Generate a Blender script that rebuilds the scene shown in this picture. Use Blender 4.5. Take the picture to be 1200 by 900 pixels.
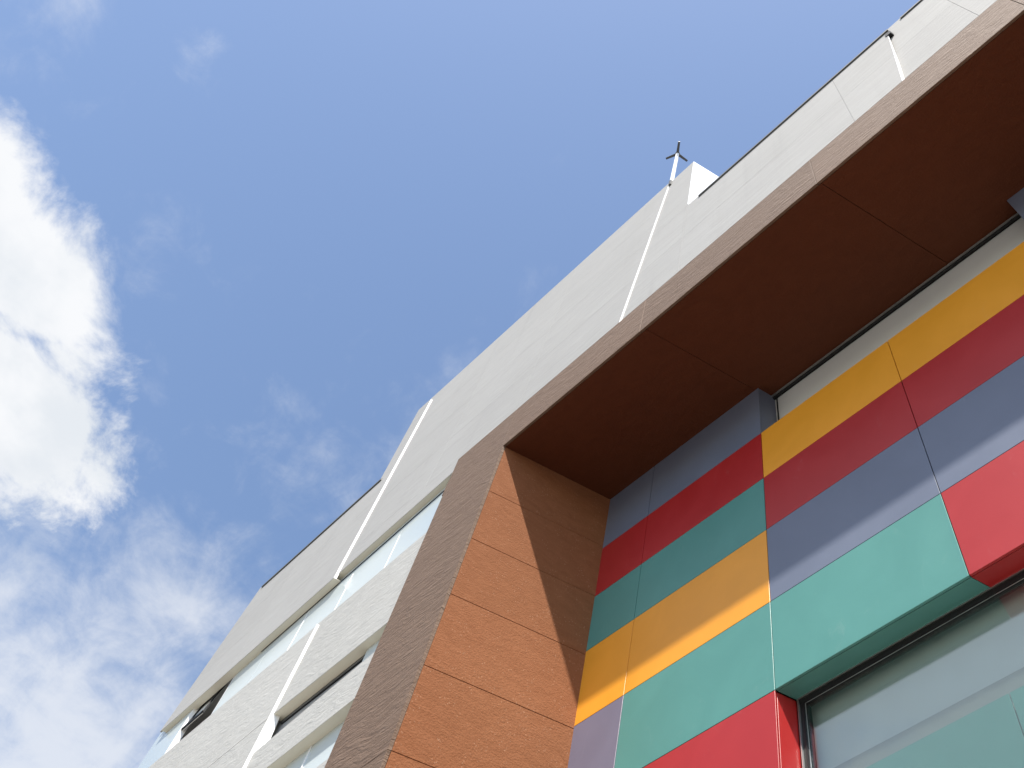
import bpy, bmesh, math, random
from mathutils import Vector, Matrix

random.seed(7)
scene = bpy.context.scene
for o in list(bpy.data.objects):
    bpy.data.objects.remove(o)

# ------------------------------------------------------------------ camera, world, sun, exposure
S = 3.5                      # metres per drawing unit; x along the facade, y into the building, z up
EYE = 1.6                    # camera height above the paving
KX, KZ = 0.2209, 0.2066      # the reveals are skewed: per unit of depth they run right and rise a little

cam_data = bpy.data.cameras.new('camera')
cam = bpy.data.objects.new('camera', cam_data)
scene.collection.objects.link(cam)
right = Vector((0.68144301, 0.70700063, 0.18917064))
up = -Vector((-0.59310121, 0.68490686, -0.42324171))
fwd = Vector((-0.42879643, 0.17621777, 0.88604792))
m = Matrix((right, up, -fwd)).transposed().to_4x4()
m.translation = Vector((0, -S, EYE))
cam.matrix_world = m
cam_data.sensor_width = 36
cam_data.lens = 36.11
cam_data.clip_start = 0.1
cam_data.clip_end = 3000
scene.camera = cam

SUN = Vector((-1.0, 1.0, -2.335)).normalized()     # direction the light travels
to_sun = -SUN
sun_el = math.asin(to_sun.z)
sun_az = math.atan2(to_sun.x, to_sun.y)             # clockwise from +y

world = bpy.data.worlds.new('World')
scene.world = world
world.use_nodes = True
wt = world.node_tree
wt.nodes.clear()


class NG:
    """small helper to write node graphs"""
    def __init__(self, tree):
        self.t = tree

    def n(self, kind, **kw):
        nd = self.t.nodes.new(kind)
        for k, v in kw.items():
            setattr(nd, k, v)
        return nd

    def put(self, sock, v):
        if isinstance(v, bpy.types.NodeSocket):
            self.t.links.new(v, sock)
        else:
            sock.default_value = v

    def math(self, op, a, b=0.0, clamp=False):
        nd = self.n('ShaderNodeMath', operation=op, use_clamp=clamp)
        self.put(nd.inputs[0], a)
        self.put(nd.inputs[1], b)
        return nd.outputs[0]

    def noise(self, vec, scale, detail=2.0, rough=0.5, dist=0.0, out=0):
        nd = self.n('ShaderNodeTexNoise')
        self.put(nd.inputs['Vector'], vec)
        nd.inputs['Scale'].default_value = scale
        nd.inputs['Detail'].default_value = detail
        nd.inputs['Roughness'].default_value = rough
        nd.inputs['Distortion'].default_value = dist
        return nd.outputs[out]

    def ramp(self, fac, lo, hi):
        nd = self.n('ShaderNodeMapRange', interpolation_type='SMOOTHSTEP')
        self.put(nd.inputs[0], fac)
        nd.inputs[1].default_value = lo
        nd.inputs[2].default_value = hi
        return nd.outputs[0]

    def mapping(self, vec, scale=(1, 1, 1), loc=(0, 0, 0), rot=(0, 0, 0)):
        nd = self.n('ShaderNodeMapping')
        self.put(nd.inputs[0], vec)
        nd.inputs['Location'].default_value = loc
        nd.inputs['Rotation'].default_value = rot
        nd.inputs['Scale'].default_value = scale
        return nd.outputs[0]

    def mix(self, fac, a, b, blend='MIX'):
        nd = self.n('ShaderNodeMix', data_type='RGBA', blend_type=blend)
        self.put(nd.inputs[0], fac)
        self.put(nd.inputs[6], a)
        self.put(nd.inputs[7], b)
        return nd.outputs[2]


g = NG(wt)
sky = g.n('ShaderNodeTexSky', sky_type='NISHITA')
sky.sun_disc = False
sky.sun_elevation = sun_el
sky.sun_rotation = sun_az
sky.altitude = 100
sky.air_density = 1.0
sky.dust_density = 0.75
sky.ozone_density = 0.55
bg_sky = g.n('ShaderNodeBackground')
wt.links.new(sky.outputs[0], bg_sky.inputs[0])
bg_sky.inputs[1].default_value = 0.15

tc = g.n('ShaderNodeTexCoord')
sep = g.n('ShaderNodeSeparateXYZ')
wt.links.new(tc.outputs['Generated'], sep.inputs[0])
zc = g.math('MAXIMUM', sep.outputs[2], 0.06)
px = g.math('DIVIDE', sep.outputs[0], zc)
py = g.math('DIVIDE', sep.outputs[1], zc)
comb = g.n('ShaderNodeCombineXYZ')
g.put(comb.inputs[0], px)
g.put(comb.inputs[1], py)
P2 = comb.outputs[0]         # position on a flat cloud layer


def blob(cx, cy, r):
    d = g.n('ShaderNodeVectorMath', operation='DISTANCE')
    g.put(d.inputs[0], P2)
    d.inputs[1].default_value = (cx, cy, 0)
    return g.math('SUBTRACT', 1.0, g.math('DIVIDE', d.outputs['Value'], r))


def smax(a, b):
    return g.math('MAXIMUM', a, b)


# one heaped cloud, its billows from fractal noise
shape = smax(smax(blob(-0.795, -0.362, 0.118), blob(-0.995, -0.180, 0.17)),
             smax(blob(-1.03, -0.38, 0.27), blob(-0.82, -0.285, 0.12)))
n1 = g.noise(P2, 6.0, 10.0, 0.64, 0.35)
n2 = g.noise(g.mapping(P2, loc=(3.1, 1.7, 0.4)), 22.0, 6.0, 0.6)
dens = g.math('ADD', shape, g.math('MULTIPLY', g.math('SUBTRACT', n1, 0.5), 1.9))
dens = g.math('ADD', dens, g.math('MULTIPLY', g.math('SUBTRACT', n2, 0.5), 0.32))
cumulus = g.ramp(dens, -0.10, 0.40)
# thin torn sheets, thicker in the far lower part of the sky and scattered elsewhere
n3 = g.noise(g.mapping(P2, scale=(1.0, 2.4, 1.0), rot=(0, 0, 0.5)), 3.2, 9.0, 0.6, 0.5)
n4 = g.noise(g.mapping(P2, loc=(5.2, 0.3, 0.0)), 12.0, 8.0, 0.65, 0.35)
veil_bias = smax(smax(blob(-1.42, 0.16, 0.50), g.math('MULTIPLY', blob(-1.06, 0.12, 0.20), 0.7)), g.math('MULTIPLY', blob(-0.80, 0.12, 0.16), 0.10))
veil_bias = g.math('MAXIMUM', smax(veil_bias, g.math('MULTIPLY', blob(-0.35, -0.95, 0.62), 1.4)), -0.45)
veil = g.math('ADD', g.math('MULTIPLY', veil_bias, 0.62),
              g.math('ADD', g.math('MULTIPLY', g.math('SUBTRACT', n3, 0.5), 0.9),
                     g.math('MULTIPLY', g.math('SUBTRACT', n4, 0.5), 0.7)))
veil = g.math('MULTIPLY', g.ramp(veil, -0.02, 0.66), 0.70)
# a few faint wisps
wisp = smax(smax(blob(-0.469, -0.268, 0.036), blob(-0.65, -0.199, 0.026)), blob(-0.735, 0.06, 0.06))
wisp = g.math('MULTIPLY', g.math('MAXIMUM', wisp, -3.5), 0.5)
wisp = g.math('ADD', wisp, g.math('MULTIPLY', g.math('SUBTRACT', n4, 0.5), 4.0))
wisp = g.math('MULTIPLY', g.ramp(wisp, 0.15, 1.7), 0.28)
cover = g.math('MAXIMUM', g.math('MAXIMUM', cumulus, veil), wisp, clamp=True)
cov_fade = g.ramp(sep.outputs[2], 0.0, 0.12)
cover = g.math('MULTIPLY', cover, cov_fade)
n5 = g.noise(g.mapping(P2, loc=(1.3, 4.2, 0.8)), 6.0, 5.0, 0.55)
bright = g.ramp(g.math('ADD', n5, g.math('MULTIPLY', dens, -0.10)), 0.28, 0.56)
ccol = g.mix(bright, (0.78, 0.82, 0.87, 1), (0.92, 0.935, 0.96, 1))
bg_cloud = g.n('ShaderNodeBackground')
g.put(bg_cloud.inputs[0], ccol)
bg_cloud.inputs[1].default_value = 0.66
mixs = g.n('ShaderNodeMixShader')
g.put(mixs.inputs[0], cover)
wt.links.new(bg_sky.outputs[0], mixs.inputs[1])
wt.links.new(bg_cloud.outputs[0], mixs.inputs[2])
outw = g.n('ShaderNodeOutputWorld')
wt.links.new(mixs.outputs[0], outw.inputs[0])

sun_data = bpy.data.lights.new('sun', 'SUN')
sun_data.energy = 5.0
sun_data.angle = math.radians(0.8)
sun_data.color = (1.0, 0.95, 0.87)
sun = bpy.data.objects.new('sun', sun_data)
scene.collection.objects.link(sun)
sun.rotation_euler = SUN.to_track_quat('-Z', 'Y').to_euler()
sun.location = (30, -30, 60)

scene.view_settings.view_transform = 'Standard'
scene.view_settings.look = 'None'
scene.view_settings.exposure = 0.64
scene.view_settings.gamma = 1.0


# ------------------------------------------------------------------ materials
def base_mat(name):
    mt = bpy.data.materials.new(name)
    mt.use_nodes = True
    t = mt.node_tree
    t.nodes.clear()
    h = NG(t)
    out = h.n('ShaderNodeOutputMaterial')
    bs = h.n('ShaderNodeBsdfPrincipled')
    t.links.new(bs.outputs[0], out.inputs[0])
    tcn = h.n('ShaderNodeTexCoord')
    geo = h.n('ShaderNodeNewGeometry')
    info = h.n('ShaderNodeObjectInfo')
    return mt, h, bs, geo.outputs['Position'], info, tcn


def bump(h, bs, height, strength, dist):
    b = h.n('ShaderNodeBump')
    b.inputs['Strength'].default_value = strength
    b.inputs['Distance'].default_value = dist
    h.put(b.inputs['Height'], height)
    h.put(bs.inputs['Normal'], b.outputs[0])


def vary(h, col, info, amt):
    """each piece a touch lighter or darker"""
    v = h.n('ShaderNodeHueSaturation')
    h.put(v.inputs['Color'], col)
    h.put(v.inputs['Value'], h.math('ADD', 1.0 - amt, h.math('MULTIPLY', info.outputs['Random'], 2 * amt)))
    return v.outputs[0]


def stone(name, c1, c2, scale_vec, ripple, fine, rough=0.75, spec=0.3, streak=0.5, flecks=None, amt=0.04, dist=0.03, grime=0.9):
    mt, h, bs, pos, info, tcn = base_mat(name)
    off = h.n('ShaderNodeVectorMath', operation='ADD')
    h.put(off.inputs[0], pos)
    rnd = h.n('ShaderNodeCombineXYZ')
    for i in range(3):
        h.put(rnd.inputs[i], h.math('MULTIPLY', info.outputs['Random'], 37.0 + 11 * i))
    h.put(off.inputs[1], rnd.outputs[0])
    p = off.outputs[0]
    warp = h.noise(p, 0.9, 3, 0.5, 0, out=1)
    ws = h.n('ShaderNodeVectorMath', operation='MULTIPLY_ADD')
    h.put(ws.inputs[0], warp)
    ws.inputs[1].default_value = (0.5, 0.5, 0.5)
    h.put(ws.inputs[2], p)
    st = h.mapping(ws.outputs[0], scale=scale_vec)
    a = h.noise(st, 1.0, 6, 0.62, 0.4)
    b = h.noise(p, 38.0, 3, 0.6)
    big = h.noise(pos, 0.35, 4, 0.55)
    f = h.math('ADD', h.math('MULTIPLY', h.math('SUBTRACT', a, 0.5), streak * 2), 0.5)
    f = h.math('ADD', f, h.math('MULTIPLY', h.math('SUBTRACT', big, 0.5), 0.7), clamp=True)
    f = h.math('ADD', f, h.math('MULTIPLY', h.math('SUBTRACT', b, 0.5), 0.5), clamp=True)
    col = h.mix(f, c1 + (1,), c2 + (1,))
    if flecks:
        vo = h.n('ShaderNodeTexVoronoi')
        h.put(vo.inputs['Vector'], h.mapping(p, scale=(1, 1, 0.55)))
        vo.inputs['Scale'].default_value = 34.0
        fm = h.math('SUBTRACT', 1.0, h.ramp(vo.outputs['Distance'], 0.10, 0.30))
        gate = h.ramp(h.noise(p, 5.0, 3, 0.6), 0.46, 0.62)
        col = h.mix(h.math('MULTIPLY', h.math('MULTIPLY', fm, gate), 0.34), col, flecks + (1,))
    # vertical run-off staining
    stn = h.noise(h.mapping(pos, scale=(2.6, 2.6, 0.12)), 1.0, 5, 0.6)
    gr = h.ramp(stn, 0.52, 0.78)
    col = h.mix(h.math('MULTIPLY', gr, 1 - grime), col, tuple(c * 0.45 for c in c1) + (1,))
    h.put(bs.inputs['Base Color'], vary(h, col, info, amt))
    bs.inputs['Roughness'].default_value = rough
    bs.inputs['Specular IOR Level'].default_value = spec
    rp = h.noise(st, 1.0, 5, 0.55, 0.8)
    hgt = h.math('ADD', h.math('MULTIPLY', rp, ripple), h.math('MULTIPLY', b, fine))
    bump(h, bs, hgt, 1.0, dist)
    return mt


M = {}
M['grey_stone'] = stone('grey_stone', (0.305, 0.295, 0.280), (0.395, 0.384, 0.367), (1.2, 1.2, 13.0), 0.32, 0.10, rough=0.8, spec=0.25, streak=0.55, dist=0.03, amt=0.025)
M['grey_split'] = stone('grey_split', (0.36, 0.350, 0.325), (0.45, 0.438, 0.412), (3.6, 3.6, 11.0), 0.42, 0.10, rough=0.8, spec=0.25, streak=0.45, dist=0.04, amt=0.025)
M['brown_front'] = stone('brown_front', (0.132, 0.082, 0.054), (0.188, 0.125, 0.087), (3.6, 3.6, 15.0), 0.62, 0.15, rough=0.75, spec=0.25, streak=0.8, dist=0.05)
M['brown_jamb'] = stone('brown_jamb', (0.185, 0.069, 0.029), (0.300, 0.126, 0.060), (4.0, 4.0, 10.0), 0.30, 0.40, rough=0.88, spec=0.08, streak=0.4, flecks=(0.52, 0.33, 0.22), dist=0.025)
M['brown_soffit_shaded'] = stone('brown_soffit_shaded', (0.082, 0.020, 0.0065), (0.112, 0.031, 0.011), (4.0, 9.0, 3.0), 0.4, 0.25, rough=0.7, spec=0.25, streak=0.5, dist=0.025)  # same stone as the jamb; the soffit's shade is put into this darker colour


def painted(name, c, rough=0.42, spec=0.5, amt=0.035):
    mt, h, bs, pos, info, tcn = base_mat(name)
    a = h.noise(h.mapping(pos, scale=(1.3, 1.3, 0.9)), 1.1, 5, 0.6, 0.6)
    b = h.noise(pos, 70.0, 2, 0.6)
    f = h.ramp(a, 0.3, 0.75)
    lo = tuple(x * 0.96 for x in c) + (1,)
    hi = tuple(min(1, x * 1.03 + 0.004) for x in c) + (1,)
    col = h.mix(f, lo, hi)
    # scuffs and dusty wipe marks
    sc = h.noise(h.mapping(pos, scale=(3, 3, 1.2), rot=(0, 0.6, 0)), 1.6, 7, 0.68, 1.2)
    sm = h.math('MULTIPLY', h.ramp(sc, 0.60, 0.80), 0.06)
    col = h.mix(sm, col, (0.62, 0.58, 0.54, 1))
    h.put(bs.inputs['Base Color'], vary(h, col, info, amt))
    h.put(bs.inputs['Roughness'], h.math('ADD', rough - 0.05, h.math('MULTIPLY', a, 0.07)))
    bs.inputs['Specular IOR Level'].default_value = spec
    wav = h.noise(pos, 0.9, 2, 0.5)
    bump(h, bs, h.math('ADD', h.math('MULTIPLY', b, 0.10), h.math('MULTIPLY', wav, 0.5)), 0.5, 0.012)
    return mt


COL = {
    'orange': (0.74, 0.300, 0.018),
    'red': (0.36, 0.014, 0.013),
    'teal': (0.076, 0.238, 0.206),
    'blue': (0.130, 0.150, 0.205),
    'purple': (0.15, 0.14, 0.19),
}
for k, c in COL.items():
    M[k] = painted(k + '_panel_paint', c)


def plain(name, c, rough, metal=0.0, spec=0.5, nz=0.08):
    mt, h, bs, pos, info, tcn = base_mat(name)
    a = h.noise(pos, 3.0, 5, 0.6)
    col = h.mix(a, tuple(x * (1 - nz) for x in c) + (1,), tuple(min(1, x * (1 + nz)) for x in c) + (1,))
    h.put(bs.inputs['Base Color'], col)
    bs.inputs['Roughness'].default_value = rough
    bs.inputs['Metallic'].default_value = metal
    bs.inputs['Specular IOR Level'].default_value = spec
    return mt


M['backing'] = plain('dark_backing', (0.02, 0.02, 0.02), 0.9)
M['trim_and_sunlit_white'] = plain('trim_and_sunlit_white', (0.84, 0.84, 0.83), 0.5, nz=0.02)  # white of the mullions; on reveals and ends it stands for sunlit brightness
M['coping'] = plain('coping_metal', (0.12, 0.118, 0.11), 0.55, 0.3)
M['black_metal'] = plain('black_frame_metal', (0.012, 0.012, 0.013), 0.6, spec=0.25)
M['silver'] = plain('silver_trim_metal', (0.62, 0.62, 0.60), 0.32, 0.85)
M['blind'] = plain('blind_fabric', (0.52, 0.52, 0.515), 0.8)
M['frosted'] = plain('pale_frosted_panel', (0.60, 0.61, 0.585), 0.45, nz=0.04)
M['pale_glass'] = plain('pale_blue_glass', (0.49, 0.545, 0.55), 0.2, nz=0.03)
M['smoked_glass'] = plain('smoked_glass', (0.30, 0.30, 0.30), 0.22, nz=0.05)
M['room_dark'] = plain('room_dark', (0.10, 0.10, 0.10), 0.9)
M['bounce_lit_cream'] = plain('bounce_lit_cream', (0.74, 0.69, 0.57), 0.6)  # pale tone carries the light bounced onto the lintel undersides
M['roof'] = plain('roof_membrane', (0.3, 0.3, 0.29), 0.9)
M['mast_white'] = plain('mast_white', (0.82, 0.82, 0.80), 0.4)
M['mast_dark'] = plain('mast_dark', (0.05, 0.05, 0.052), 0.5)


def glass_mat(name, tint, base_refl=0.05):
    mt = bpy.data.materials.new(name)
    mt.use_nodes = True
    t = mt.node_tree
    t.nodes.clear()
    h = NG(t)
    out = h.n('ShaderNodeOutputMaterial')
    lw = h.n('ShaderNodeLayerWeight')
    lw.inputs[0].default_value = 0.5
    refl = h.math('ADD', base_refl, h.math('MULTIPLY', h.math('POWER', lw.outputs['Facing'], 4.0), 0.9 - base_refl))
    tr = h.n('ShaderNodeBsdfTransparent')
    tr.inputs[0].default_value = tint + (1,)
    gl = h.n('ShaderNodeBsdfGlossy')
    gl.inputs['Color'].default_value = (0.95, 0.97, 1.0, 1)
    gl.inputs['Roughness'].default_value = 0.0
    geo = h.n('ShaderNodeNewGeometry')
    bn = h.n('ShaderNodeBump')
    bn.inputs['Strength'].default_value = 0.15
    bn.inputs['Distance'].default_value = 0.01
    h.put(bn.inputs['Height'], h.noise(geo.outputs['Position'], 0.7, 2, 0.5))
    h.put(gl.inputs['Normal'], bn.outputs[0])
    mx = h.n('ShaderNodeMixShader')
    h.put(mx.inputs[0], h.math('MULTIPLY', refl, 1.1, clamp=True))
    t.links.new(tr.outputs[0], mx.inputs[1])
    t.links.new(gl.outputs[0], mx.inputs[2])
    t.links.new(mx.outputs[0], out.inputs[0])
    return mt


M['glass'] = glass_mat('window_glass', (0.88, 0.93, 0.91), 0.085)


def paving_mat():
    mt, h, bs, pos, info, tcn = base_mat('paving')
    br = h.n('ShaderNodeTexBrick')
    h.put(br.inputs['Vector'], pos)
    br.inputs['Scale'].default_value = 1.0
    br.inputs['Color1'].default_value = (0.205, 0.192, 0.168, 1)
    br.inputs['Color2'].default_value = (0.25, 0.234, 0.207, 1)
    br.inputs['Mortar'].default_value = (0.10, 0.095, 0.09, 1)
    br.inputs['Mortar Size'].default_value = 0.012
    h.put(bs.inputs['Base Color'], br.outputs[0])
    bs.inputs['Roughness'].default_value = 0.85
    return mt


M['paving'] = paving_mat()

# ------------------------------------------------------------------ mesh helpers
C = scene.collection


def W(x, y, z):
    return Vector((x * S, y * S, z * S + EYE))


def empty(name, loc, parent=None):
    o = bpy.data.objects.new(name, None)
    o.location = loc
    o.empty_display_size = 0.5
    C.objects.link(o)
    if parent:
        o.parent = parent
    return o


def link(name, bm, mat, parent=None):
    bmesh.ops.recalc_face_normals(bm, faces=bm.faces[:])
    me = bpy.data.meshes.new(name)
    bm.to_mesh(me)
    bm.free()
    me.materials.append(M[mat] if isinstance(mat, str) else mat)
    o = bpy.data.objects.new(name, me)
    C.objects.link(o)
    if parent:
        o.parent = parent
        o.matrix_parent_inverse = parent_world(parent).inverted()
    return o


def parent_world(p):
    mm = Matrix.Translation(p.location)
    if p.parent:
        mm = Matrix.Identity(4) if p.type == 'MESH' else parent_world(p.parent) @ mm
    return mm


def solid(name, pts, vec, mat, parent, bev=0.0):
    """prism: polygon pts (world) swept by vec"""
    bm = bmesh.new()
    a = [bm.verts.new(p) for p in pts]
    b = [bm.verts.new(p + vec) for p in pts]
    n = len(pts)
    bm.faces.new(a)
    bm.faces.new(list(reversed(b)))
    for i in range(n):
        j = (i + 1) % n
        bm.faces.new((a[i], b[i], b[j], a[j]))
    bmesh.ops.recalc_face_normals(bm, faces=bm.faces[:])
    if bev > 0:
        bmesh.ops.bevel(bm, geom=bm.edges[:], offset=bev, segments=1, affect='EDGES', profile=0.5)
    return link(name, bm, mat, parent)


def depth(d):
    return Vector((KX * d * S, d * S, KZ * d * S))


def inset(pts, gap):
    """shrink a convex polygon (world points in one plane) so that neighbours leave a joint of 2*gap"""
    nrm = (pts[1] - pts[0]).cross(pts[2] - pts[1]).normalized()
    n = len(pts)
    lines = []
    for i in range(n):
        d = (pts[(i + 1) % n] - pts[i]).normalized()
        inw = nrm.cross(d)
        lines.append((pts[i] + inw * gap, d))
    out = []
    for i in range(n):
        p1, d1 = lines[i - 1]
        p2, d2 = lines[i]
        cr = d1.cross(d2)
        if cr.length < 1e-6:
            out.append(p2)
            continue
        t = (p2 - p1).cross(d2).dot(cr) / cr.length_squared
        out.append(p1 + d1 * t)
    return out


def front(pts, y=0.0):
    """drawing coordinates taken on the front plane, moved out to depth y on the same sight lines"""
    return [W(x * (1 + y), y, z * (1 + y)) for x, z in pts]


def slab(name, pts, y, d, mat, parent, gap=0.003, bev=0.0):
    w = front(pts, y)
    if gap:
        w = inset(w, gap)
    return solid(name, w, depth(d), mat, parent, bev)


def bar(name, p, q, w, d, mat, parent):
    """thin rectangular bar between two world points, w wide across, d deep along the reveal"""
    ax = (q - p).normalized()
    dv = depth(1.0).normalized()
    side = ax.cross(dv).normalized() * (w / 2)
    return solid(name, [p - side, q - side, q + side, p + side], dv * d, mat, parent)


# ------------------------------------------------------------------ the setting
bm = bmesh.new()
N = 40
R = 1500.0
for vs in [[(-R, -R, 0), (R, -R, 0), (R, R, 0), (-R, R, 0)]]:
    bm.faces.new([bm.verts.new(v) for v in vs])
ground = link('ground', bm, 'paving')
ground['kind'] = 'structure'

# ------------------------------------------------------------------ the building
B = empty('building', (0, 0, 0))
B['label'] = 'modern building clad in pale grey stone with a brown stone portal around multicoloured panels'
B['category'] = 'building'
GZ = -EYE / S              # ground in drawing units

# --- drawing lines of the facade (drawing units) ---
def x_j1(z): return -3.608 - 0.0642 * (z - 4.235)
def x_j2(z): return -1.541 + 0.0727 * (z - 4.508)
def x_j3(z): return -3.390 - 0.0900 * (z - 3.045)
def x_j4(z): return 0.020 + 0.090 * (z - 4.462)
def x_pl(z): return -2.679 - 0.0560 * (z - 4.455)      # left edge of the brown pier
def x_pr(z): return -2.226 - 0.0330 * (z - 4.066)      # right edge of the brown pier
def z_lin(x): return 4.318 + 0.0905 * (x + 2.669)      # head of the first window strip
def z_sil(x): return 3.742 + 0.0460 * (x + 2.640)      # its sill
def z_h2(x): return 3.066 + 0.0300 * (x + 2.613)       # head of the second strip
def z_s2(x): return 2.884 + 0.1050 * (x + 2.613)       # its sill
def z_h3(x): return 2.622 + 0.0560 * (x + 2.613)
def z_s3(x): return 2.33 + 0.04 * (x + 2.613)
XL = -5.205
Z_FT, Z_FB = 4.460, 4.066                              # brown fascia
Y_C = 0.567                                            # plane of the coloured panels
Y_L, Y_M, Y_R, Y_E = 0.0, 0.0115, 0.020, 0.040          # the grey wall steps back from part to part


def backing(name, pts, y, d, mat, parent):
    return slab(name, pts, y, d, mat, parent, gap=0.004)


# backing walls of the grey facade, stone slabs hung in front of them
TH = 0.012                                             # slab thickness (about 4 cm)


def wall(pts, y, d, cols, rows, mat='grey_stone', name='grey_wall', gap=0.0022):
    """a grey wall part: a thick body and slabs in front. cols: list of functions x(z); rows: list of functions z(x)"""
    body = slab(name, pts, y + TH, d, mat, B, gap=0.02)
    for i in range(len(cols) - 1):
        for j in range(len(rows) - 1):
            q = []
            for fx, fz in ((cols[i], rows[j]), (cols[i + 1], rows[j]), (cols[i + 1], rows[j + 1]), (cols[i], rows[j + 1])):
                x, z = fx(4.5), 0
                for _ in range(4):
                    z = fz(x)
                    x = fx(z)
                q.append((x, z))
            slab('stone_slab', q, y, TH - 0.0012, mat, body, gap=gap)
    return body


K = lambda v: (lambda t: v)


def between(f, g_, t):
    return lambda v: f(v) * (1 - t) + g_(v) * t


# left part, above the first strip
left_end = lambda z: -5.209 + 0.055 * (z - 4.088)
tops = lambda x: 5.502 + 0.05 * (x + 3.821)
L_cols = [left_end, K(-4.55), x_j1]
L_rows = [z_lin, between(z_lin, tops, .34), between(z_lin, tops, .67), tops]
wall([(left_end(4.09), 4.095), (x_j1(4.24), z_lin(-3.61)), (x_j1(5.5), 5.50), (left_end(5.42), tops(-5.13))], Y_L, 0.30, L_cols, L_rows)
# the tall sliver that rises beside the joint
wall([(-3.83, 5.504), (x_j1(5.504), 5.504), (x_j1(6.64), 6.64), (-3.912, 6.64)], Y_L, 0.30,
     [lambda z: -3.826 - 0.0757 * (z - 5.504), x_j1], [K(5.504), K(6.64)])

# middle part, between the two long joints
M_cols = [x_j1, K(-2.95), K(-2.24), x_j2]
Mt = 6.64
z_mb = lambda x: z_lin(x) if x < -2.672 else Z_FT
body = slab('grey_wall', [(x_j1(4.24), z_lin(-3.61)), (x_pl(4.318), 4.318), (x_pl(4.46), Z_FT), (x_j2(4.46), Z_FT), (x_j2(Mt), Mt), (x_j1(Mt), Mt)],
            Y_M + TH, 0.30, 'grey_stone', B, gap=0.0)
rows = [4.46, 5.0, 5.55, 6.1, Mt]
for i in range(3):
    for j in range(4):
        f0, f1 = M_cols[i], M_cols[i + 1]
        z0, z1 = rows[j], rows[j + 1]
        slab('stone_slab', [(f0(z0), z0), (f1(z0), z0), (f1(z1), z1), (f0(z1), z1)], Y_M, TH - 0.0012, 'grey_stone', body, gap=0.0022)
slab('stone_slab', [(x_j1(4.24), z_lin(-3.61)), (x_pl(4.318), 4.318), (x_pl(4.46), 4.46), (x_j1(4.46), 4.46)], Y_M, TH - 0.0012, 'grey_stone', body, gap=0.0022)

# right parts above the portal
XE = 2.40
x_t = K(-1.178)
z_rt = lambda x: 5.575 - 0.02 * (x + 1.1)
wall([(x_j2(4.46), Z_FT), (-1.178, Z_FT), (-1.178, 6.615), (x_j2(6.615), 6.615)], Y_R, 0.30, [x_j2, x_t], [K(Z_FT), K(5.0), K(5.56), K(6.615)])
wall([(-1.178, Z_FT), (x_j4(4.46), Z_FT), (x_j4(5.55), 5.55), (-1.178, 5.575)], Y_R, 0.30, [x_t, K(-0.21), x_j4], [K(Z_FT), K(4.98), z_rt])
z_r2 = lambda x: 5.560 - 0.02 * (x - .1)
wall([(x_j4(4.46), Z_FT), (XE, Z_FT), (XE, 5.52), (x_j4(5.56), 5.56)], Y_E, 0.30,
     [x_j4, K(0.372), K(1.0), K(1.7), K(XE)], [K(Z_FT), K(4.98), z_r2])

# left part below the first strip
L2_cols = [K(XL), K(-4.35), x_j3]
z_row = lambda x: 3.042 + 0.062 * (x + 3.40)
wall([(XL, z_sil(XL)), (XL, GZ), (x_j3(GZ), GZ), (x_j3(3.70), z_sil(-3.45))], Y_L, 0.30,
     L2_cols, [K(GZ), K(0.7), K(1.6), K(2.4), z_row, z_sil], mat='grey_split', gap=0.007)
# bands right of the joint
def band(ztop, zbot, xa, xb, y):
    body = slab('grey_wall', [(xa(zbot(xa(3))), zbot(xa(3))), (xb(zbot(xb(3))), zbot(xb(3))), (xb(ztop(xb(3))), ztop(xb(3))), (xa(ztop(xa(3))), ztop(xa(3)))],
                y + TH, 0.28, 'grey_split', B, gap=0.006)
    for t0, t1 in ((0, .5), (.5, 1)):
        fa, fb = between(xa, xb, t0), between(xa, xb, t1)
        za, zb = zbot(fa(3)), ztop(fa(3))
        zc_, zd = zbot(fb(3)), ztop(fb(3))
        slab('stone_slab', [(fa(za), za), (fb(zc_), zc_), (fb(zd), zd), (fa(zb), zb)], y, TH - 0.0012, 'grey_split', body, gap=0.001)


band(z_sil, z_h2, x_j3, x_pl, Y_M)
band(z_s2, z_h3, x_j3, x_pl, Y_M)
band(z_s3, K(GZ), x_j3, x_pl, Y_M)

# strips along the long joints; sunlit stone reveals put in as white
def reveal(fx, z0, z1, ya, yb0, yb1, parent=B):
    """right-facing strip, painted sunlit white, on the step between two wall parts"""
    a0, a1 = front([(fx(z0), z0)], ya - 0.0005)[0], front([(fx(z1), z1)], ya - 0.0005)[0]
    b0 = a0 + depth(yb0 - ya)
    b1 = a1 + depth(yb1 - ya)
    return solid('sunlit_reveal', [a0, b0, b1, a1], Vector((-0.006, 0, 0)) + Vector((0.010, 0, 0)), 'trim_and_sunlit_white', parent)


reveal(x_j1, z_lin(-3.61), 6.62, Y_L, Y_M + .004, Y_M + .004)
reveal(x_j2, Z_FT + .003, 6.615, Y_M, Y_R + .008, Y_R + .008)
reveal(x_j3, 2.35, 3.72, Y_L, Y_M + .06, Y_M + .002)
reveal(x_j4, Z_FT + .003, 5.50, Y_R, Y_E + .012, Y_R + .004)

# white panel added on the tall parapet's end, sunlit brightness in its colour
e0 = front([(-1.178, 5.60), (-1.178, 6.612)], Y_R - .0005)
solid('sunlit_end_panel', [e0[0], e0[0] + depth(.31), e0[1] + depth(.31), e0[1]], Vector((0.012, 0, 0)), 'trim_and_sunlit_white', B)
# copings
def coping(x0, x1, zf, y):
    p = [(x0, zf(x0)), (x1, zf(x1)), (x1, zf(x1) + 0.022), (x0, zf(x0) + 0.022)]
    return slab('coping', p, y - 0.008, 0.16, 'coping', B, gap=0)


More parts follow.
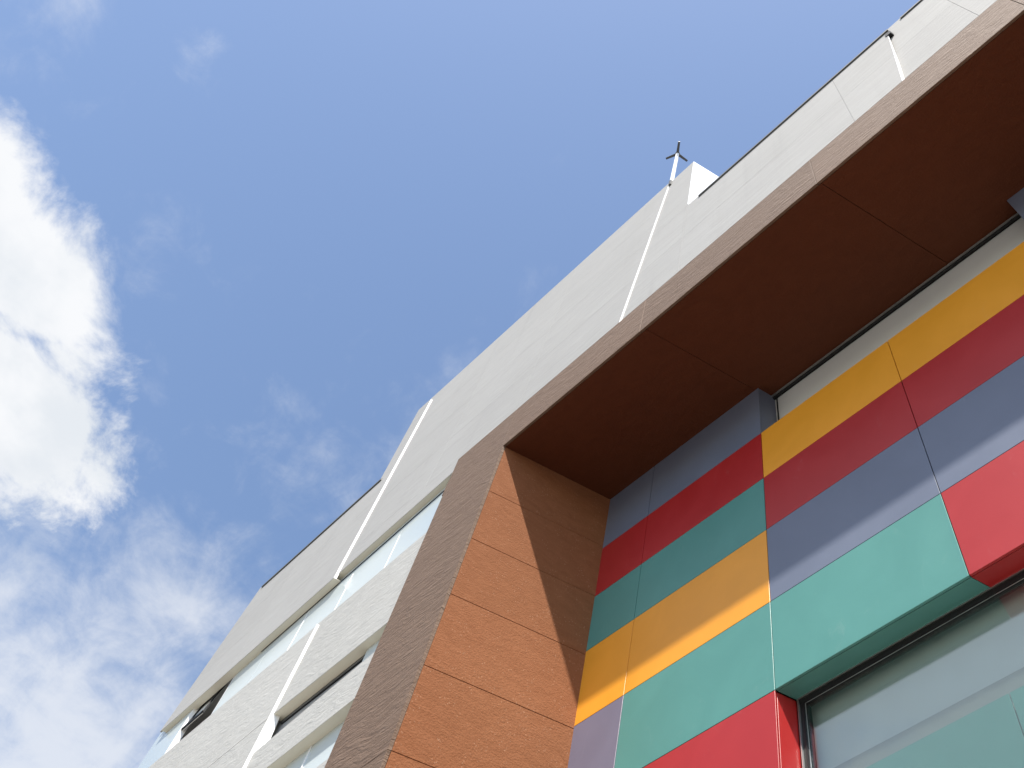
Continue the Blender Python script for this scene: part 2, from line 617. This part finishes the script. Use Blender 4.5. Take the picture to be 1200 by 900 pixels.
coping(-1.10, 0.125, lambda x: z_rt(x) + 0.001, Y_R)
coping(0.20, XE, lambda x: z_r2(x) + 0.001, Y_E)
coping(-5.125, -3.822, lambda x: tops(x) + 0.001, Y_L)
slab('scupper', [(0.098, 5.44), (0.125, 5.44), (0.128, 5.50), (0.100, 5.50)], Y_R - 0.004, 0.03, 'black_metal', B, gap=0)
slab('wall_clamp', [(-1.392, 6.60), (-1.376, 6.60), (-1.376, 6.70), (-1.392, 6.70)], Y_M - 0.004, 0.02, 'coping', B, gap=0)

# --- brown portal -----------------------------------------------------------
XPR = 2.05                                             # right end of the opening, out of view
portal = slab('portal', [(x_pl(4.455) + .01, Z_FB + .02), (XPR + .44, Z_FB + .02), (XPR + .44, Z_FT - .004), (x_pl(4.455) + .01, Z_FT - .004)],
              0.014, 0.30, 'brown_front', B, gap=0)
pier_body = slab('pier', [(x_pl(GZ) + .02, GZ), (x_pr(GZ) - .02, GZ), (x_pr(4.08) - .02, 4.08), (x_pl(4.08) + .02, 4.08)], 0.014, 0.62, 'brown_front', B, gap=0)
fx = [-2.240, -1.372, -0.440, 0.47, 1.38, XPR + .45]
for a, b in zip(fx[:-1], fx[1:]):
    slab('stone_slab', [(a, Z_FB), (b, Z_FB), (b, Z_FT), (a, Z_FT)], 0.0, 0.012, 'brown_front', portal, gap=0.003, bev=0.004)
pz = [GZ, 0.58, 1.36, 2.134]
for a, b in zip(pz[:-1], pz[1:]):
    slab('stone_slab', [(x_pl(a), a), (x_pr(a), a), (x_pr(b), b), (x_pl(b), b)], 0.0, 0.012, 'brown_front', pier_body, gap=0.003, bev=0.004)
slab('stone_slab', [(x_pl(2.134), 2.134), (x_pr(2.134), 2.134), (x_pr(Z_FB), Z_FB), (-2.240, Z_FB), (-2.240, Z_FT), (x_pl(Z_FT), Z_FT)], 0.0, 0.012, 'brown_front', pier_body, gap=0, bev=0.0)
# jamb slabs, running back along the reveal to the coloured wall
jz = [GZ, -0.19, 0.20, 0.585, 0.97, 1.36, 1.748, 2.134, 2.521, 2.915, 3.287, 3.660, Z_FB]
D0, D1 = 0.0125, 0.585
for a, b in zip(jz[:-1], jz[1:]):
    p0, p1 = W(x_pr(a), 0, a), W(x_pr(b), 0, b)
    q = [p0 + depth(D0), p0 + depth(D1), p1 + depth(D1), p1 + depth(D0)]
    q = inset(q, 0.0035)
    solid('stone_slab', q, Vector((-0.035, 0, 0)), 'brown_jamb', pier_body, 0.004)
# right pier, out of view
rp = slab('pier', [(XPR + .02, GZ), (XPR + .44, GZ), (XPR + .44, 4.08), (XPR + .02, 4.08)], 0.0, 0.62, 'brown_front', B, gap=0)
# soffit
sb0 = W(-2.4, 0, Z_FB + .016)
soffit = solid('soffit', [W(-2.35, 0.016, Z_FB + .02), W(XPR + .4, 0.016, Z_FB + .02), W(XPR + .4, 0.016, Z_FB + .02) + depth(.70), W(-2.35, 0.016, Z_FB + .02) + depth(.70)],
               Vector((0, 0, 0.5)), 'brown_soffit_shaded', B)
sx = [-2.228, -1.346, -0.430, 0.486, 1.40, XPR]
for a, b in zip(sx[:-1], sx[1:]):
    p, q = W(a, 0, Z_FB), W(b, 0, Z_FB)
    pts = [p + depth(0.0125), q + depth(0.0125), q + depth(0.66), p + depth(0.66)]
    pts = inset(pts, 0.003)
    solid('stone_slab', pts, Vector((0, 0, 0.04)), 'brown_soffit_shaded', soffit, 0.003)

# --- coloured wall ------------------------------------------------------------
CX = [-2.13, -1.818, -1.203, -0.598, 0.020, 0.625, 1.230, XPR + .25]
CZ = [GZ, -0.05, 0.33, 0.71, 1.09, 1.47, 1.865, 2.258, 2.650, 3.051, 3.400, 3.758, 4.215]
# rows from the top: row index 11 is 3.758-4.215
grid = {
    11: ['blue', 'blue', None, None, 'blue', 'blue', 'blue'],
    10: ['red', 'red', 'orange', 'orange', 'orange', 'red', 'red'],
    9:  ['teal', 'teal', 'red', 'red', 'red', 'teal', 'orange'],
    8:  ['orange', 'orange', 'blue', 'blue', 'blue', 'orange', 'teal'],
    7:  ['purple', 'teal', 'teal', 'red', 'red', 'red', 'purple'],
    6:  ['purple', 'red', None, None, None, None, 'red'],
    5:  ['teal', 'orange', None, None, None, None, 'orange'],
    4:  ['red', 'purple', None, None, None, None, 'teal'],
    3:  ['orange', 'teal', None, None, None, None, 'purple'],
    2:  ['blue', 'red', 'orange', 'teal', 'red', 'orange', 'red'],
    1:  ['teal', 'purple', 'red', 'purple', 'teal', 'red', 'orange'],
    0:  ['red', 'teal', 'purple', 'orange', 'purple', 'teal', 'blue'],
}
PT = 0.0075                  # panel thickness
YB = Y_C + PT + 0.002
coloured = empty('coloured_wall', (0, 0, 0), B)


def box_units(name, x0, x1, y0, y1, z0, z1, mat, parent):
    pts = [W(x0, y0, z0), W(x1, y0, z0), W(x1, y0, z1), W(x0, y0, z1)]
    return solid(name, pts, depth(y1 - y0), mat, parent)


# dark carrier wall behind the panels, left open at the windows
box_units('carrier_wall', -2.16, CX[2] - .012, YB, YB + 0.05, GZ, 4.22, 'backing', coloured)
box_units('carrier_wall', CX[2] - .010, XPR + .25, YB, YB + 0.05, 2.275, 3.745, 'backing', coloured)
box_units('carrier_wall', CX[2] - .010, XPR + .25, YB, YB + 0.05, GZ, 1.075, 'backing', coloured)
box_units('carrier_wall', CX[4] + .012, XPR + .25, YB, YB + 0.05, 3.747, 4.22, 'backing', coloured)
box_units('carrier_wall', CX[6] + .012, XPR + .25, YB, YB + 0.05, 1.077, 2.273, 'backing', coloured)
for r, cols in grid.items():
    for c, name in enumerate(cols):
        if not name:
            continue
        x0, x1, z0, z1 = CX[c], CX[c + 1], CZ[r], CZ[r + 1]
        pts = inset([W(x0, Y_C, z0), W(x1, Y_C, z0), W(x1, Y_C, z1), W(x0, Y_C, z1)], 0.0042)
        solid('coloured_panel', pts, Vector((0, PT * S, 0)), name, coloured, 0.0022)

# returns of the blue piers beside the high strip window
YG2 = 0.645
def side_return(x, z0, z1, mat, sgn, y1):
    p0, p1 = W(x, Y_C + PT + .0012, z0), W(x, Y_C + PT + .0012, z1)
    d = depth(y1 - Y_C - PT - .0012)
    return solid('return_panel', [p0, p0 + d, p1 + d, p1], Vector((0.02 * sgn, 0, 0)), mat, coloured)


side_return(CX[2] - .0015, 3.745, 4.215, 'blue', -1, 0.70)
side_return(CX[4] + .0015, 3.745, 4.215, 'blue', 1, 0.70)

# --- high strip window under the soffit ----------------------------------------
hs = empty('strip_window', (0, 0, 0), B)
ztop_s = Z_FB + KZ * YG2
x0s, x1s = CX[2] + .012, CX[4] + .03
box_units('frosted_panel', x0s, x1s, YG2 + .012, YG2 + .02, 3.70, ztop_s + .03, 'frosted', hs)
bar('top_trim', W(x0s, YG2 - .010, ztop_s - .011), W(x1s, YG2 - .010, ztop_s - .011), 0.012, 0.03, 'silver', hs)
bar('top_frame', W(x0s, YG2 + .001, ztop_s - .018), W(x1s, YG2 + .001, ztop_s - .018), 0.05, 0.03, 'black_metal', hs)
bar('mullion', W(x0s + .016, YG2 + .006, 3.70), W(x0s + .016, YG2 + .006, ztop_s), 0.014, 0.02, 'black_metal', hs)
box_units('sill_board', CX[2], CX[4] + .02, YB + .052, YG2 + .06, 3.66, 3.70, 'backing', hs)

# --- big window in the coloured wall --------------------------------------------
bw = empty('window', (0, 0, 0), B)
WX0, WX1, WZ0, WZ1 = CX[2], CX[6], CZ[3], CZ[7]
YG = 0.640
DD = YG - Y_C
# reveal panels: head and side
for a, b, mt in ((CX[2], CX[3], 'teal'), (CX[3], CX[4], 'red'), (CX[4], CX[5], 'red'), (CX[5], CX[6], 'red')):
    p, q = W(a, Y_C + PT + .0012, WZ1 + .0016), W(b, Y_C + PT + .0012, WZ1 + .0016)
    d = depth(DD - PT)
    pts = inset([p, q, q + d, p + d], 0.003)
    solid('head_panel', pts, Vector((0, 0, 0.025)), mt, bw, 0.002)
for (z0, z1) in ((CZ[6], CZ[7]), (CZ[5], CZ[6]), (CZ[4], CZ[5]), (CZ[3], CZ[4])):
    mt = {6: 'red', 5: 'orange', 4: 'purple', 3: 'teal'}[CZ.index(z0)]
    p, q = W(WX0 - .0016, Y_C + PT + .0012, z0), W(WX0 - .0016, Y_C + PT + .0012, z1)
    d = depth(DD - PT)
    solid('side_panel', inset([p, p + d, q + d, q], 0.003), Vector((-0.02, 0, 0)), mt, bw, 0.002)
gx0, gx1 = WX0 + KX * DD, WX1
gz1 = WZ1 + KZ * DD
GB = 1.00
fr = empty('window_frame', (0, 0, 0), bw)
bar('frame_trim', W(gx0, YG - .004, gz1 - .003), W(gx1, YG - .004, gz1 - .003), 0.008, 0.03, 'silver', fr)
bar('frame_trim', W(gx0 + .003, YG - .004, GB), W(gx0 + .003, YG - .004, gz1 - .007), 0.010, 0.03, 'silver', fr)
bar('frame_bar', W(gx0 + .006, YG, gz1 - .014), W(gx1, YG, gz1 - .014), 0.052, 0.10, 'black_metal', fr)
bar('frame_bar', W(gx0 + .013, YG, GB), W(gx0 + .013, YG, gz1 - .022), 0.046, 0.10, 'black_metal', fr)
bar('frame_trim', W(gx0 + .022, YG + .004, gz1 - .0235), W(gx1, YG + .004, gz1 - .0235), 0.003, 0.004, 'silver', fr)
bar('frame_trim', W(gx0 + .0215, YG + .004, GB), W(gx0 + .0215, YG + .004, gz1 - .0245), 0.005, 0.010, 'silver', fr)
box_units('glass_pane', gx0 + .022, gx1, YG + .010, YG + .0125, GB, gz1 - .024, 'glass', bw)
# behind the glass: pale blind above, teal spandrel panels below
YI = YG + .030
box_units('roller_blind', gx0, gx1, YI + .02, YI + .024, 1.93, gz1 + .02, 'blind', bw)
zs = 1.962
for a, b in ((gx0 - .02, -0.640), (-0.640, 0.0), (0.0, 0.62), (0.62, gx1)):
    pts = inset([W(a, YI, GB), W(b, YI, GB), W(b, YI, zs), W(a, YI, zs)], 0.005)
    solid('spandrel_panel', pts, Vector((0, 0.02, 0)), 'teal', bw, 0.002)
bar('blind_bar', W(gx0, YI + .010, 1.99), W(gx1, YI + .010, 1.99), 0.19, 0.02, 'roof', bw)
box_units('room_back', gx0 - .05, gx1, YI + .05, YI + .06, GB - .05, gz1 + .1, 'room_dark', bw)
box_units('window_sill', WX0 - .005, WX1, Y_C + PT + .001, YI + .05, 1.076, 1.09, 'silver', bw)

# --- strip windows in the grey wing ----------------------------------------------
s1 = empty('strip_window', (0, 0, 0), B)
YS = 0.045
def pane(parent, x0, x1, zb, zt, y, mat='pale_glass', tilt=-0.06, name='glass_pane', d=0.006):
    f = lambda x, z: x + tilt * (z - 4.0)
    p = [(f(x0, zb), zb), (f(x1, zb), zb), (f(x1, zt), zt), (f(x0, zt), zt)]
    return slab(name, p, y, d, mat, parent, gap=0.0)


edges = [-2.50, -2.955, -3.325, -3.695, -4.02, -4.335]
for i in range(5):
    b_, a_ = edges[i], edges[i + 1]
    pane(s1, a_ + .002, b_ - .002, 3.55, 4.45, YS, d=0.014)
for i in (1, 2, 3):
    x = edges[i]
    f = lambda z: x - 0.06 * (z - 4.0)
    w0, w1 = front([(f(3.55), 3.55)], YS)[0], front([(f(4.02), 4.02)], YS)[0]
    bar('mullion', w0 + Vector((0, -.004, 0)), w1 + Vector((0, -.004, 0)), 0.018, 0.02, 'trim_and_sunlit_white', s1)
pane(s1, -5.16, -4.775, 3.45, 4.35, 0.030, d=0.02)
# sunlit edges of the projecting pane, brightness put in as white
pane(s1, -4.775, -4.770, 3.45, 4.35, 0.0295, 'trim_and_sunlit_white', name='pane_edge', d=0.030)
pane(s1, -4.768, -4.762, 3.45, 4.35, 0.062, 'trim_and_sunlit_white', name='window_jamb', d=0.03)
# dark open light between the panes with a tilted sash
pane(s1, -4.80, -4.30, 3.40, 4.60, 0.16, 'room_dark', name='room_back', d=0.01)
pane(s1, -4.345, -4.335, 3.45, 4.45, YS, 'blind', name='window_jamb', d=0.115)
sash = empty('open_sash', (0, 0, 0), s1)
h0 = front([(-4.70, 3.95), (-4.38, 3.97)], 0.075)
v = Vector((0.05, -0.12, -1.1))
solid('sash_glass', [h0[0], h0[1], h0[1] + v, h0[0] + v], Vector((0, 0.012, 0)), 'frosted', sash)
for k in (0.0, 0.5, 1.0):
    p = h0[0].lerp(h0[1], k) + Vector((0, -0.03, 0))
    bar('sash_bar', p, p + v, 0.05, 0.03, 'black_metal', sash)
bar('sash_bar', h0[0] + v * .98 + Vector((0, -.03, 0)), h0[1] + v * .98 + Vector((0, -.03, 0)), 0.05, 0.03, 'black_metal', sash)
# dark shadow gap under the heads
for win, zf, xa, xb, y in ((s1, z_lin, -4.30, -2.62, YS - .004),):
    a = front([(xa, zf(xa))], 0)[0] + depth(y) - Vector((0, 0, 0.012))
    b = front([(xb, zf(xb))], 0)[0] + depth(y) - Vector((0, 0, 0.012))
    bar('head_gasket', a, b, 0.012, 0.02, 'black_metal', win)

def bounce_lit_head(win, zf, xa_, xb_, d):  # cream sheet added under a lintel, bounced light put into its colour
    a = front([(xa_, zf(xa_))], Y_M if xa_ > -3.605 else Y_L)[0] + depth(0.0015) - Vector((0, 0, 0.010))
    b = front([(xb_, zf(xb_))], Y_M if xb_ > -3.605 else Y_L)[0] + depth(0.0015) - Vector((0, 0, 0.010))
    return solid('bounce_lit_head', [a, b, b + depth(d), a + depth(d)], Vector((0, 0, 0.008)), 'bounce_lit_cream', win)


bounce_lit_head(s1, z_lin, -5.19, -3.606, YS + .002)
bounce_lit_head(s1, z_lin, -3.6045, -2.675, YS - .008)
s2 = empty('strip_window', (0, 0, 0), B)
Y2 = 0.062
xa, xb = x_j3(3.0), -2.50
pane(s2, -2.735, xb, 2.70, 3.20, Y2 - .014, d=0.02, tilt=-0.06)
pane(s2, xa - .05, -2.738, 2.70, 3.25, Y2, 'smoked_glass', d=0.01)
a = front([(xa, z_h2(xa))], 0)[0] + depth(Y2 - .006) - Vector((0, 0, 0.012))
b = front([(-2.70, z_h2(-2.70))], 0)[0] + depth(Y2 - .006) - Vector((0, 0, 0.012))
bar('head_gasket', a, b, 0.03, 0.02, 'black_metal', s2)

bounce_lit_head(s2, z_h2, -3.375, -2.605, Y2 - .016)
s3 = empty('strip_window', (0, 0, 0), B)
bounce_lit_head(s3, z_h3, -3.33, -2.585, YS + .010)
pane(s3, x_j3(2.6), -2.50, 2.15, 2.80, YS + .012, d=0.01)
w0, w1 = front([(-2.745, 2.25)], YS + .008)[0], front([(-2.765, 2.515)], YS + .008)[0]
bar('mullion', w0, w1, 0.022, 0.02, 'trim_and_sunlit_white', s3)

# --- body of the building behind the facade ---------------------------------------
def core(x0, x1, y0, y1, z0, z1, mat='room_dark', name='core'):
    pts = [W(x0, y0, z0), W(x1, y0, z0), W(x1, y0, z1), W(x0, y0, z1)]
    return solid(name, pts, Vector((0, (y1 - y0) * S, 0)), mat, B)


core(-5.10, -2.75, 0.38, 5.0, GZ, 5.25, 'grey_stone', 'rear_wall')
core(-2.745, 2.38, 0.76, 5.0, GZ, 4.10, 'grey_stone', 'rear_wall')
core(-2.745, 2.38, 0.36, 5.0, 4.32, 5.25, 'grey_stone', 'rear_wall')
core(-5.10, 2.38, 0.36, 5.0, 5.251, 5.28, 'roof', 'roof')

# ------------------------------------------------------------------ rod on the parapet
Lr = empty('lightning_rod', W(-1.362 * 1.05, 0.05, 6.60 * 1.03))
Lr['label'] = 'slim white rod with three dark arms at its tip standing on the parapet'
Lr['category'] = 'lightning rod'


def tube(name, p, q, r0, r1, mat, parent, seg=12):
    bm = bmesh.new()
    ax = (q - p).normalized()
    s = ax.orthogonal().normalized()
    t = ax.cross(s)
    A = [bm.verts.new(p + (s * math.cos(k * math.tau / seg) + t * math.sin(k * math.tau / seg)) * r0) for k in range(seg)]
    Bq = [bm.verts.new(q + (s * math.cos(k * math.tau / seg) + t * math.sin(k * math.tau / seg)) * r1) for k in range(seg)]
    for k in range(seg):
        j = (k + 1) % seg
        bm.faces.new((A[k], A[j], Bq[j], Bq[k]))
    bm.faces.new(A)
    bm.faces.new(list(reversed(Bq)))
    return link(name, bm, mat, parent)


base = W(-1.362 * 1.05, 0.05, 6.58)
tip = W(-1.362 * 1.05, 0.05, 7.40 * 1.05)
tube('mast', base, tip, 0.055, 0.045, 'mast_white', Lr)
tube('collar', tip - Vector((0, 0, .05)), tip + Vector((0, 0, .06)), 0.06, 0.06, 'mast_dark', Lr)
for k in range(3):
    a = math.radians(80 + 120 * k)
    d = Vector((math.cos(a), math.sin(a), 0.05)) * 0.32
    tube('arm', tip + d * 0.12, tip + d, 0.036, 0.028, 'mast_dark', Lr)
